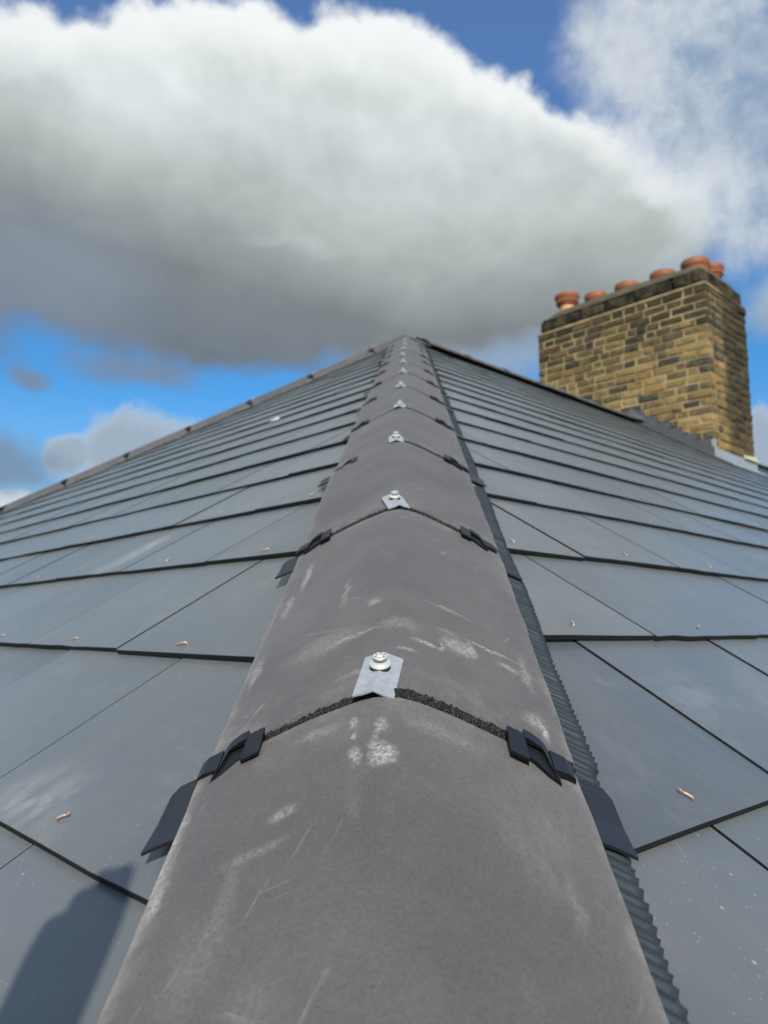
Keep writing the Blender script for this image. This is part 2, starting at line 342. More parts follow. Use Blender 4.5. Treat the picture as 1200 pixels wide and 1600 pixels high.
# ------------------------------------------------------------------ object helpers
def link(name, me, mw=None, parent=None):
    o = bpy.data.objects.new(name, me); COL.objects.link(o)
    if mw is not None: o.matrix_world = mw
    if parent is not None:
        o.parent = parent; o.matrix_parent_inverse = PW[parent.name].inverted()
    PW[o.name] = (mw.copy() if mw is not None else Matrix.Identity(4))
    return o
PW = {}
def mesh(name, verts, faces, mats, fm=None, smooth=False):
    me = bpy.data.meshes.new(name); me.from_pydata([tuple(v) for v in verts], [], faces)
    for m in (mats if isinstance(mats, (list, tuple)) else [mats]): me.materials.append(m)
    if fm: me.polygons.foreach_set('material_index', fm)
    if smooth: me.polygons.foreach_set('use_smooth', [True] * len(faces))
    me.update(); return me
def tag(o, label=None, cat=None, group=None, kind=None):
    if label: o['label'] = label
    if cat: o['category'] = cat
    if group: o['group'] = group
    if kind: o['kind'] = kind
    return o
def empty(name, loc):
    o = bpy.data.objects.new(name, None); COL.objects.link(o); o.location = loc
    PW[o.name] = Matrix.Translation(loc); return o
def frame(origin, x, y, z):
    m = Matrix((x, y, z)).transposed().to_4x4(); m.translation = origin; return m
class MB:
    def __init__(s): s.v = []; s.f = []; s.m = []
    def add(s, vs, fs, mi=0, M=None):
        b = len(s.v); s.v += [(M @ Vector(v)) if M else Vector(v) for v in vs]
        s.f += [[i + b for i in f] for f in fs]; s.m += [mi] * len(fs)
    def box(s, lo, hi, mi=0, M=None):
        (a, b, c), (d, e, f) = lo, hi
        s.add([(a, b, c), (d, b, c), (d, e, c), (a, e, c), (a, b, f), (d, b, f), (d, e, f), (a, e, f)],
              [[0, 3, 2, 1], [4, 5, 6, 7], [0, 1, 5, 4], [1, 2, 6, 5], [2, 3, 7, 6], [3, 0, 4, 7]], mi, M)
    def lathe(s, prof, n=24, mi=0, M=None, cap=True):
        vs = []; fs = []
        for (r, z) in prof:
            for i in range(n): a = 2 * pi * i / n; vs.append((r * cos(a), r * sin(a), z))
        for k in range(len(prof) - 1):
            for i in range(n): j = (i + 1) % n; fs.append([k * n + i, k * n + j, (k + 1) * n + j, (k + 1) * n + i])
        if cap: fs.append([i for i in range(n)][::-1]); fs.append([(len(prof) - 1) * n + i for i in range(n)])
        s.add(vs, fs, mi, M)
    def mesh(s, name, mats, smooth=False): return mesh(name, s.v, s.f, mats, s.m, smooth)

# ------------------------------------------------------------------ ground
gm = mesh('ground', [(-3000, -3000, 0), (3000, -3000, 0), (3000, 3000, 0), (-3000, 3000, 0)], [[0, 1, 2, 3]], MT['ground'])
tag(link('ground', gm, Matrix.Identity(4)), kind='structure')

# ------------------------------------------------------------------ the house
house = empty('house', Vector((0, 0, 0)))
tag(house, 'hipped roof of smooth grey slates with concrete hip and ridge tiles, filling the foreground', 'house')
DE = 5.2; XE = DE * CP; ZE = H - XE * TP; XR = 9.0       # eaves
w = MB()
w.box((-XE + .35, -XE + .35, 0), (XR, XE - .35, ZE - .05))
wm = w.mesh('wall', MT['wall']); link('wall', wm, Matrix.Identity(4), house)
for (lo, hi) in (((-XE - .09, -XE - .09, ZE - .12), (-XE + .01, XE + .09, ZE - .03)), ((-XE + .012, -XE - .09, ZE - .12), (XR, -XE + .01, ZE - .03))):
    q = MB(); q.box(lo, hi); link('gutter', q.mesh('gutter', MT['gutter']), Matrix.Identity(4), house)
for (lo, hi) in (((-XE + .02, -XE + .02, ZE - .22), (-XE + .045, XE - .02, ZE - .03)), ((-XE + .05, -XE + .02, ZE - .22), (XR, -XE + .045, ZE - .03))):
    q = MB(); q.box(lo, hi); link('fascia_board', q.mesh('fascia_board', MT['wall']), Matrix.Identity(4), house)

# roof slopes: deck sheet a little below the slates, slates as its pieces
T = .0054
def course_list(near, step, end=.10):
    r = list(near); d = near[-1]
    while d - step > end: d -= step; r.append(d)
    return r
LEFT_D = course_list([5.215, 5.005, 4.795, 4.585, 4.375, 4.165, 3.954, 3.735, 3.508, 3.300, 3.090, 2.893], .2085)
RIGHT_D = course_list([5.19, 4.98, 4.77, 4.56, 4.345, 4.135, 3.924, 3.700, 3.498, 3.278, 3.088], .2085)
class Slope:
    def __init__(s, name, ex, up, lo_fn, hi_fn, courses, phase, Wd):
        s.name = name; s.ex = ex; s.up = up; s.n = ex.cross(up).normalized(); s.lo = lo_fn; s.hi = hi_fn
        s.courses = courses; s.phase = phase; s.W = Wd
# local coords: e along course, u = distance up slope from apex level (negative below)
slL = Slope('left', Vector((0, -1, 0)), Vector((CP, 0, CP * TP)), lambda d: -d * CP, lambda d: d * CP, LEFT_D, 0, .289)
slR = Slope('right', Vector((1, 0, 0)), Vector((0, CP, CP * TP)), lambda d: -d * CP, lambda d: XR, RIGHT_D, 0, .285)
rs = random.Random(3)
def slate_mesh(w_, l_, name='slate', seed=0):
    c = .0004; hx = w_ / 2; rr_s = random.Random(seed * 31 + int(w_ * 1e4)); n = 7
    tail = [(-hx + w_ * i / n, (rr_s.gauss(0, .0004) if 0 < i < n else rr_s.uniform(0, .0009))) for i in range(n + 1)]
    if seed % 3 == 1: k = rr_s.randrange(1, n); tail[k] = (tail[k][0], .0022)          # a small nick
    sk = [rr_s.uniform(-.0007, .0007) for _ in range(2)]
    ring = tail + [(hx + sk[0], l_), (-hx + sk[1], l_)]
    m_ = len(ring)
    vs = [(x, y, 0) for x, y in ring] + [(x, y, T - c) for x, y in ring] + [(x * (1 - c / hx), y + (c if k <= n else -c), T) for k, (x, y) in enumerate(ring)]
    fs = [list(range(m_))[::-1], [2 * m_ + i for i in range(m_)]]; fm = [1, 0]
    for i in range(m_):
        q_ = (i + 1) % m_
        fs.append([i, q_, m_ + q_, m_ + i]); fm.append(1); fs.append([m_ + i, m_ + q_, 2 * m_ + q_, 2 * m_ + i]); fm.append(0)
    return mesh(name, vs, fs, [MT['slate'], MT['slate_edge']], fm)
shared = {}
jobs = []
for sl_ in (slL, slR):
    cs = sl_.courses
    for k, d in enumerate(cs):
        g_ = d - (cs[k + 1] if k + 1 < len(cs) else d - .2085)
        L = min(g_ + .035, d - .03)
        if sl_ is slL:
            ref = cs.index(3.735); par = (k - ref) % 2
            e0 = (2.709 if par == 0 else 2.856)      # joint positions, e = -y
        else:
            ref = cs.index(3.700); par = (k - ref) % 2
            e0 = (-2.745 if par == 0 else -2.894)
        Wd = sl_.W; lo = sl_.lo(d); hi = sl_.hi(d)
        i0 = int(math.floor((lo - e0) / Wd)); i1 = int(math.ceil((hi - e0) / Wd))
        near_hi = sl_ is slL
        spans = []
        for i in range(i0, i1):
            ea, eb = e0 + i * Wd, e0 + (i + 1) * Wd
            if ea > hi or eb < lo: continue
            spans.append([ea, eb])
        # roofers use a wider slate rather than a sliver where a course meets the hip
        if near_hi and len(spans) > 1 and hi - .12 - spans[-1][0] < .11: e_ = spans.pop(); spans[-1][1] = e_[1]
        if not near_hi and len(spans) > 1 and spans[0][1] - lo - .12 < .11: e_ = spans.pop(0); spans[0][0] = e_[0]
        for ea, eb in spans:
            ec = (ea + eb) / 2
            if sl_ is slR and 3.0 < ec - Wd / 2 and ec + Wd / 2 < 3.80 and d * CP < .70: continue
            jobs.append((sl_, k, d, g_, L, ec, eb - ea))
def face_of(j):
    sl_, k, d, g_, L, ec, wd = j
    e = ec; dd = d - g_ / 2
    p = A + sl_.ex * e - sl_.up * dd
    r = p - Cpos; dist = r.length
    vc = M.to_3x3().transposed() @ r
    if vc.z > -.05: return 0, dist
    u, v_ = vc.x / -vc.z, vc.y / -vc.z
    if abs(u) > .56 or abs(v_) > .72: return 0, dist
    return abs(r.normalized().dot(sl_.n)) / dist ** 2, dist
vis = sorted(range(len(jobs)), key=lambda i: -face_of(jobs[i])[0])
single = set(i for i in vis[:300] if face_of(jobs[i])[0] > 0)
decks = {}
eps = .0
deckL = mesh('roof_slope', [A, roof_left(DE, XE, 0), roof_left(DE, -XE, 0)], [[0, 1, 2]], MT['deck'])
def rr_(d, x, up=0): return Vector((x, -d * CP, H - d * CP * TP)) + Vector((0, -TP, 1)).normalized() * up
deckR = mesh('roof_slope', [A, rr_(DE, -XE), rr_(DE, XR), rr_(0, XR)], [[0, 1, 2, 3]], MT['deck'])
dn = -.010
decks['left'] = link('roof_slope', deckL, Matrix.Translation(slL.n * dn), house)
decks['right'] = link('roof_slope', deckR, Matrix.Translation(slR.n * dn), house)
tag(decks['left'], 'triangular hip-end slope of grey slates left of the near hip'); tag(decks['right'], 'long slope of grey slates between the near hip and the chimney')
def lat_clip(sl_, me, mw, d):
    """cut the slates along the hips (mesh in local coords, mw its matrix)"""
    bm = bmesh.new(); bm.from_mesh(me)
    inv = mw.inverted()
    def cut(co_, no_):
        l = inv @ co_; n = (inv.to_3x3() @ no_).normalized()
        geom = bm.verts[:] + bm.edges[:] + bm.faces[:]
        bmesh.ops.bisect_plane(bm, geom=geom, plane_co=l, plane_no=n, clear_outer=True)
    # near hip plane (vertical, through apex, along HD), keep .07 m clear of the arris
    side = -1 if sl_ is slL else 1
    cut(A + LAT * side * .055, -LAT * side)
    if sl_ is slL: cut(A + Vector((1, 1, 0)).normalized() * -.055, Vector((1, 1, 0)).normalized())
    else: cut(A + Vector((0, -.05, 0)), Vector((0, 1, 0)))
    n = len(bm.faces)
    nm = bpy.data.meshes.new('slate'); bm.to_mesh(nm); bm.free()
    for m_ in (MT['slate'], MT['slate_edge']): nm.materials.append(m_)
    return nm if n else None
LIFT = .0074
rivets = []
stuff = {'left': [], 'right': []}
for i, j in enumerate(jobs):
    sl_, k, d, g_, L, ec, wd = j
    key = (round(wd, 3), round(L, 3), i % 4)
    if key not in shared: shared[key] = slate_mesh(wd - (.0044 if sl_ is slL else .0030), L, 'slate', i % 4)
    me = shared[key]
    tilt = LIFT / g_
    jit = rs.gauss(0, .0013); lift = rs.uniform(0, .0020)
    org = A + sl_.ex * (ec + rs.gauss(0, .0005)) - sl_.up * (d + jit) + sl_.n * (.0040 - T + lift)
    up = (sl_.up - sl_.n * tilt).normalized(); nn = sl_.ex.cross(up).normalized()
    rz = rs.gauss(0, .0026); rt = rs.gauss(0, .0026)
    mw = frame(org, sl_.ex, up, nn) @ Matrix.Rotation(rz, 4, 'Z') @ Matrix.Rotation(rt, 4, 'Y')
    # does it touch a hip?
    need = False
    for de in (-wd / 2, wd / 2):
        for dd in (d, d - L):
            e = ec + de; lim = dd * CP - .085
            if e < -lim and sl_ is slR: need = True
            if abs(e) > lim and sl_ is slL: need = True
            if dd < .09: need = True
    if need:
        me = lat_clip(sl_, me, mw, d)
        if me is None: continue
    if i in single:
        link('slate', me, mw, decks[sl_.name])
        fo_, dist = face_of(j)
        if dist < 4.2 and rs.random() < (.97 if dist < 1.4 else .5):
            xo = 0
            if wd > sl_.W + .01: xo = (-wd / 2 + sl_.W / 2) if sl_ is slL else (wd / 2 - sl_.W / 2)
            q = mw @ Vector((xo + rs.gauss(0, .004), .017 + rs.gauss(0, .002), T + .001))
            lim = (d * CP) - .14
            if (abs(ec + xo) < lim if sl_ is slL else ec + xo > -lim): rivets.append((q, sl_))
    else: stuff[sl_.name].append((me, mw))
def joined(name, items, mats, parent):
    vs = []; fs = []; fm = []
    for me, mw in items:
        b = len(vs); vs += [mw @ v.co for v in me.vertices]
        for p in me.polygons: fs.append([v + b for v in p.vertices]); fm.append(p.material_index)
    o = link(name, mesh(name, vs, fs, mats, fm), Matrix.Identity(4), parent); o['kind'] = 'stuff'; return o
for s_ in ('left', 'right'): joined('slates', stuff[s_], [MT['slate'], MT['slate_edge']], decks[s_])
# far slope (not seen from here): courses as plain strips
q = MB()
d = .1
upF = Vector((0, -CP, CP * TP)); nF = Vector((0, TP, 1)).normalized()
while d < DE:
    a, b_ = d, min(d + .2085, DE)
    p = [A + Vector((-a * CP, a * CP, -a * CP * TP)), A + Vector((XR, a * CP, -a * CP * TP)), A + Vector((XR, b_ * CP, -b_ * CP * TP)), A + Vector((-b_ * CP, b_ * CP, -b_ * CP * TP))]
    v4 = [p[0], p[1], p[2] + nF * .006, p[3] + nF * .006, p[2] - nF * .002, p[3] - nF * .002]
    q.add(v4, [[3, 2, 1, 0]], 0); q.add([v4[3], v4[2], v4[4], v4[5]], [[0, 3, 2, 1]], 1); d += .2085
fr = link('roof_slope', q.mesh('roof_slope', [MT['slate'], MT['slate_edge']]), Matrix.Identity(4), house)

# copper tail rivets, bent over
def rivet_mesh(seed):
    rr = random.Random(seed); b = MB(); n = 7
    pts = [(0, 0, -.001), (0.0, .0008, .0014), (.0002, .004, .0018), (.0003, .0075, .0019), (.0004 + rr.uniform(-.0005, .0005), .0105, .0017)]
    rad = [.0011, .0012, .0012, .0011, .0008]
    vs = []; fs = []
    for (x, y, z), r_ in zip(pts, rad):
        for i in range(n): a = 2 * pi * i / n; vs.append((x + r_ * cos(a), y, z + r_ * sin(a)))
    for k in range(len(pts) - 1):
        for i in range(n): fs.append([k * n + i, k * n + (i + 1) % n, (k + 1) * n + (i + 1) % n, (k + 1) * n + i])
    fs.append(list(range(n))[::-1]); fs.append([len(vs) - n + i for i in range(n)])
    b.add(vs, fs)
    b.add([(-.0012, .0095, .0022), (.0018, .0085, .0012), (.0030, .0135, .0028), (.0006, .0150, .0040), (-.0004, .0125, .0010)], [[0, 1, 2, 3], [0, 3, 4], [1, 4, 2], [0, 4, 1], [2, 4, 3]])
    return b.mesh('copper_rivet', MT['copper'], True)
rvm = [rivet_mesh(i) for i in range(4)]
for q_, sl_ in rivets[:300]:
    mw = frame(q_, sl_.ex, sl_.up, sl_.n) @ Matrix.Rotation(rs.uniform(-2.2, 2.2), 4, 'Z')
    link('copper_rivet', rs.choice(rvm), mw @ Matrix.Scale(rs.uniform(.75, 1.0), 4), decks[sl_.name])

# ------------------------------------------------------------------ hip / ridge tiles
def profile(w_, d_, rr=.17):
    return lambda b: -d_ * (sqrt((b / w_) ** 2 + rr * rr) - rr) / (sqrt(1 + rr * rr) - rr)
HIPP = (.1165, .053); RIDP = (.115, .070)
def tile_mesh(w_, d_, L, m, name='hip_tile', th=.013, gap=.0):
    pf = profile(w_, d_); nb = 28; ns = 26; vs = []; fs = []
    rn = random.Random(int(w_ * 1e4 + d_ * 1e5 + L * 1e3))
    ss = [0, .0012, .003] + [.003 + (L - .006) * (i + 1) / (ns - 3) for i in range(ns - 4)] + [L - .003, L - .0012, L]
    def off(si): return {0: -.0022, 1: -.0007}.get(min(si, len(ss) - 1 - si), 0)
    for si, s_ in enumerate(ss):
        for bi in range(nb + 1):
            b = -w_ + 2 * w_ * bi / nb
            nz_ = noise.noise(Vector((b * 9, s_ * 9 + L * 50, d_ * 30))) * .0011 + noise.noise(Vector((b * 40, s_ * 40, 3))) * .00025
            eo = off(si) + (-.0012 if bi in (0, nb) else 0)
            wob = noise.noise(Vector((b * 30, 0 if s_ < L / 2 else 5, 7))) * .0012 if si < 3 or si > len(ss) - 4 else 0
            eb = noise.noise(Vector((s_ * 25, b, 11))) * .0011 if bi in (0, nb) else 0
            vs.append((b + eb, s_ + wob, pf(b) + nz_ + eo))
    n1 = len(vs); R_ = nb + 1; ns_ = len(ss)
    for si, s_ in enumerate(ss):
        for bi in range(nb + 1): x, y, z = vs[si * R_ + bi]; vs.append((x * .985, y, z - th * (1 - .35 * abs(x) / w_)))
    for si in range(ns_ - 1):
        for bi in range(nb):
            a = si * R_ + bi; fs.append([a, a + 1, a + 1 + R_, a + R_]); fs.append([n1 + a, n1 + a + R_, n1 + a + 1 + R_, n1 + a + 1])
    for bi in range(nb):
        a = bi; fs.append([a, n1 + a, n1 + a + 1, a + 1]); a = (ns_ - 1) * R_ + bi; fs.append([a, a + 1, n1 + a + 1, n1 + a])
    for si in range(ns_ - 1):
        a = si * R_; fs.append([a, a + R_, n1 + a + R_, n1 + a]); a = si * R_ + nb; fs.append([a, n1 + a, n1 + a + R_, a + R_])
    me = mesh(name, vs, fs, m, None, True)
    return me
def seal_mesh(w_, d_, seed, name='foam_seal'):
    """crumbly black foam squeezed out between two tiles, local s centred on 0"""
    pf = profile(w_, d_); nb = 330; ns = 9; vs = []; fs = []
    for si in range(ns + 1):
        s_ = -.0072 + .0144 * si / ns
        for bi in range(nb + 1):
            b = (-w_ + 2 * w_ * bi / nb) * .985
            k = 1 - abs(si / ns * 2 - 1)
            z = pf(b) - .008 + .0078 * min(1, k * 3.0)
            p = Vector((b * 520, s_ * 520, seed * 9.))
            z += noise.noise(p) * .0022 * (k > 0) + noise.noise(p * .35) * .0013 * (k > 0)
            z = min(z, pf(b) + .0009)
            vs.append((b + noise.noise(p + Vector((50, 0, 0))) * .0006, s_ + noise.noise(p * .5 + Vector((0, 70, 0))) * .0012, z))
    R_ = nb + 1
    for si in range(ns):
        for bi in range(nb): a = si * R_ + bi; fs.append([a, a + 1, a + 1 + R_, a + R_])
    return mesh(name, vs, fs, MT['seal'], None, False)
def clip_mesh(w_, d_, side, shift=0):
    """black plastic side clip; local s=0 is the joint, x is lateral"""
    pf = profile(w_, d_); b = MB()
    def zz(x): return pf(x + shift)
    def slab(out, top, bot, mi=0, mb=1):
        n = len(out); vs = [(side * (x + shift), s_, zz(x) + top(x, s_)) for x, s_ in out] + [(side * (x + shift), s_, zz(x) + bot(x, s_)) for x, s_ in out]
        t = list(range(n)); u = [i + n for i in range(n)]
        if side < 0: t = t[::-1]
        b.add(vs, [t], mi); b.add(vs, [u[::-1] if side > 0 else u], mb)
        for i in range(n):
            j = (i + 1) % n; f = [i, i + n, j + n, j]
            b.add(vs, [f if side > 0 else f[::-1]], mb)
    # square pad (subdivided so that it follows the curve)
    xs = [.0715, .0755, .079, .0825]
    for a_, c_ in zip(xs[:-1], xs[1:]):
        slab([(a_, -.027), (c_, -.027), (c_, -.001), (a_, -.002)], lambda x, s_: .0076 + s_ * .06, lambda x, s_: .0056 + s_ * .06)
        slab([(a_, -.0245), (c_, -.0245), (c_, -.003), (a_, -.004)], lambda x, s_: .0055 + s_ * .06, lambda x, s_: -.001, 1)
    # arm
    xs = [.0825, .0865, .0905, .0935]
    for a_, c_ in zip(xs[:-1], xs[1:]):
        slab([(a_, -.006), (c_, -.007), (c_, .0035), (a_, .0035)], lambda x, s_: .0077 - max(0, x - .088) * .30, lambda x, s_: .0045)
        slab([(a_, -.003), (c_, -.004), (c_, .002), (a_, .002)], lambda x, s_: .0046, lambda x, s_: -.001, 1)
    # leg swinging down and towards the eaves
    xs = [(.0935, -.007, .0035), (.0955, -.014, .003), (.0970, -.021, .001), (.0990, -.028, -.008), (.1010, -.031, -.020)]
    for (a_, p, q), (c_, r_, t_) in zip(xs[:-1], xs[1:]):
        slab([(a_, p), (c_, r_), (c_, t_), (a_, q)], lambda x, s_: .0061 - max(0, x - .0935) * .55, lambda x, s_: -.001)
    slab([(.0830, -.0065), (.0940, -.0075), (.0985, -.018), (.1005, -.030), (.0945, -.027), (.0870, -.020), (.0830, -.018)], lambda x, s_: .0040 + s_ * .06, lambda x, s_: -.002, 1)
    # union lip under the flank
    xs = [.0985, .103, .108, .1125]
    for a_, c_ in zip(xs[:-1], xs[1:]):
        slab([(a_, -.022 + (a_ - .0985) * .3), (c_, -.022 + (c_ - .0985) * .3), (c_, -.001), (a_, -.001)], lambda x, s_: .0042 - max(0, x - .108) * .5, lambda x, s_: -.002)
    return b.mesh('side_clip', [MT['plastic'], MT['plastic_dark']])
def plate_mesh():
    """galvanised clamp plate folded down the middle; s=0 joint"""
    b = MB(); hw = .0128; s0, s1 = -.009, .044; t = .0011; nb = 8; ns = 8
    def z(x, s_): return .0048 - abs(x) * .36 - .0012 * math.exp(-((abs(x) - .006) / .004) ** 2) * math.exp(-((s_ - .004) / .012) ** 2) * 1.2
    xs = [-hw + 2 * hw * i / nb for i in range(nb + 1)]; ys = [s0 + (s1 - s0) * i / ns for i in range(ns + 1)]
    vs = [(x, y, z(x, y)) for y in ys for x in xs] + [(x, y, z(x, y) - t) for y in ys for x in xs]
    N = len(xs) * len(ys); R_ = nb + 1; fs = []
    for j in range(ns):
        for i in range(nb): a = j * R_ + i; fs += [[a, a + 1, a + 1 + R_, a + R_], [N + a, N + a + R_, N + a + 1 + R_, N + a + 1]]
    for i in range(nb): a = i; fs.append([a, N + a, N + a + 1, a + 1]); a = ns * R_ + i; fs.append([a, a + 1, N + a + 1, N + a])
    for j in range(ns): a = j * R_; fs.append([a, a + R_, N + a + R_, N + a]); a = j * R_ + nb; fs.append([a, N + a, N + a + R_, a + R_])
    b.add(vs, fs); return b.mesh('clamp_plate', MT['galv'])
def screw_mesh():
    b = MB(); Mx = Matrix.Translation((0, .024, .0028)) @ Matrix.Rotation(.10, 4, 'X')
    b.lathe([(.0052, 0), (.0066, .0006), (.0066, .0026), (.0062, .0030)], 24, 1, Mx)                 # rubber gasket
    b.lathe([(.0066, .0028), (.0071, .0032), (.0070, .0041), (.0052, .0052), (.0032, .0056)], 28, 0, Mx)   # dished washer
    b.lathe([(.0020, .0054), (.0026, .0066), (.0046, .0084), (.0047, .0091), (.0040, .0095), (.0024, .0094), (.0020, .0080)], 24, 0, Mx)   # flared head with drive recess
    for k in range(6):
        a = k * pi / 3; b.box((-.0003, -.0008, .0094), (.0003, .0004, .00965), 1, Mx @ Matrix.Rotation(a, 4, 'Z') @ Matrix.Translation((0, .0033, 0)))
    me = b.mesh('screw', [MT['screw'], MT['gasket']])
    return me
def flap_mesh(side, wv):
    """union flap lying on the slates, slopes away under the tile; in tile coords, s=0 joint"""
    b = MB(); tb = .405
    xs = [.088, .1135, .1245, .1365]; ys = [-.068, -.040, -.012, -.004]
    def z(x, s_): return -CROWN - x * tb + .0108 + (.0035 if s_ < -.05 else 0) - (0.0 if x > .1 else .001)
    vs = []
    for dz in (0, -.0022):
        for s_ in ys:
            for i, x in enumerate(xs):
                xx = x - (.0035 if (i == 3 and s_ > -.006) else 0); vs.append((side * xx, s_ + (.0 if i < 3 else -.002) , z(xx, s_) + dz))
    N = 16; fs = []
    for j in range(3):
        for i in range(3): a = j * 4 + i; fs += [[a, a + 1, a + 5, a + 4], [N + a, N + a + 4, N + a + 5, N + a + 1]]
    for i in range(3): fs.append([i, N + i, N + i + 1, i + 1]); a = 12 + i; fs.append([a, a + 1, N + a + 1, N + a])
    for j in range(3): a = j * 4; fs.append([a, a + 4, N + a + 4, N + a]); a = j * 4 + 3; fs.append([a, N + a, N + a + 4, a + 4])
    if side < 0: fs = [f[::-1] for f in fs]
    b.add(vs, fs); return b.mesh('union_flap', MT['flap'])
PITCH = .44
hipM = tile_mesh(*HIPP, PITCH - .012, MT['tile']); hipMf = tile_mesh(*HIPP, PITCH - .012, MT['tile_front']); hipMs = tile_mesh(*HIPP, PITCH - .012, MT['tile_second'])
shortH = tile_mesh(.130, .085, .250, MT['tile']); shortR = tile_mesh(*RIDP, .115, MT['tile'], 'ridge_tile')
ridM = tile_mesh(*RIDP, PITCH - .008, MT['tile'], 'ridge_tile')
seals = [seal_mesh(*HIPP, i) for i in range(3)]; rseal = seal_mesh(*RIDP, 5)
clips = {1: clip_mesh(*HIPP, 1), -1: clip_mesh(*HIPP, -1, .006)}; rclips = {s_: clip_mesh(*RIDP, s_) for s_ in (-1, 1)}
plateM = plate_mesh(); screwM = screw_mesh(); flaps = {s_: flap_mesh(s_, 0) for s_ in (-1, 1)}
rt = random.Random(11)
def lay_tiles(org, x, y, z, s_start, count, kind, crown, step=PITCH, flap=True, first_special=None, label=None, clipon=True):
    """origin = arris point at s=0; s_start = s of the first joint line"""
    for k in range(count):
        s_ = s_start + k * step
        jx = rt.gauss(0, .0009); jz = rt.uniform(-.0008, .0009); yaw = rt.gauss(0, .0035); roll = rt.gauss(0, .006)
        mw = frame(org + y * (s_ + .006) + z * (crown + jz) + x * jx, x, y, z) @ Matrix.Rotation(yaw, 4, 'Z') @ Matrix.Rotation(roll, 4, 'Y')
        me = (hipMf if k == first_special else hipMs if first_special is not None and k == first_special + 1 else hipM) if kind == 'hip' else ridM
        if step != PITCH: me = shortH if k == 14 else lhM
        if k == first_special: mw = mw @ Matrix.Translation((.0062, 0, 0)) @ Matrix.Rotation(.014 - yaw, 4, 'Z')
        o = link('hip_tile' if kind == 'hip' else 'ridge_tile', me, mw, house)
        if k == first_special: o['label'] = 'nearest hip tile, scuffed and chalk marked'
        # fittings at the lower joint of this tile
        jm = frame(org + y * s_ + z * crown, x, y, z)
        link('foam_seal', rt.choice(seals) if kind == 'hip' else rseal, jm, o)
        pm = jm @ Matrix.Translation((-.009 + rt.gauss(0, .004), rt.gauss(0, .002), 0)) @ Matrix.Rotation(rt.gauss(.0, .06), 4, 'Z')
        if k == first_special_joint(kind, first_special): pm = jm @ Matrix.Translation((-.0095, 0, 0)) @ Matrix.Rotation(-.10, 4, 'Z')
        link('clamp_plate', plateM, pm, o); link('screw', screwM, pm @ Matrix.Rotation(rt.uniform(0, 1), 4, 'Z') if False else pm, o)
        cl = clips if kind == 'hip' else rclips
        for sd_ in (-1, 1):
            if clipon: link('side_clip', cl[sd_], jm @ Matrix.Translation((rt.gauss(0, .0012), rt.gauss(0, .0015), 0)), o)
            if flap: link('union_flap', flaps[sd_], jm @ Matrix.Translation((rt.gauss(0, .0012), rt.gauss(0, .002), 0)), o)
def first_special_joint(kind, fs): return (fs + 1) if (kind == 'hip' and fs is not None) else -9
OX = -.0050                                             # the tiles sit slightly left of the arris
sN = -S0 + .43
lay_tiles(A + LAT * OX, LAT, HD, NN, sN - 4 * PITCH, 15, 'hip', CROWN, first_special=3)
# left hip
HL = Vector((1, -1, TP)).normalized(); XL = Vector((-1, -1, 0)).normalized(); NL = XL.cross(HL).normalized()
if NL.z < 0: NL = -NL
XL = HL.cross(NL).normalized()
lhM = tile_mesh(.130, .085, PITCH - .012, MT['tile'])
lay_tiles(A, XL, HL, NL, -.2555 - .4425 * 14, 15, 'hip', .046, step=.4425, flap=False)
# the far right-hand side: ridge
XRv = Vector((0, -1, 0)); ZR = Vector((0, 0, 1))
lay_tiles(A, XRv, Vector((1, 0, 0)), ZR, .10, 7, 'ridge', .044, flap=False)
link('ridge_tile', shortR, frame(A + Vector((-.005, 0, .026)), XRv, Vector((1, 0, 0)), ZR), house)
lay_tiles(A, XRv, Vector((1, 0, 0)), ZR, 3.86, 11, 'ridge', .044, flap=False)
# dark sheets put in to blacken the gap below the ridge tile edges
for sgn in (-1, 1):
    q = MB(); 
    pts = [(.060, -.045 - .0), (.108, -.0610), (.150, -.150 * TP + .010)]
    prev = None
    for (b_, z_) in pts:
        c_ = (Vector((.0, sgn * b_, H + z_)), Vector((2.97, sgn * b_, H + z_)))
        if prev: q.add([prev[0], prev[1], c_[1], c_[0]], [[0, 1, 2, 3]])
        prev = c_
    link('ridge_gap_strip', q.mesh('ridge_gap_strip', MT['deck']), Matrix.Identity(4), house)

for sgn in (-1, 1):  # dark strips added as the shadow line under the left hip tile edges
    q = MB(); e0_, e1_ = A - HL * 6.7, A - HL * .1
    for (b1_, z1_), (b2_, z2_) in (((.07, .0), (.124, -.036)), ((.124, -.036), (.130, -.0485))):
        q.add([e0_ + XL * sgn * b1_ + NL * z1_, e1_ + XL * sgn * b1_ + NL * z1_, e1_ + XL * sgn * b2_ + NL * z2_, e0_ + XL * sgn * b2_ + NL * z2_], [[0, 1, 2, 3]])
    link('hip_shadow_strip', q.mesh('hip_shadow_strip', MT['deck']), Matrix.Identity(4), house)
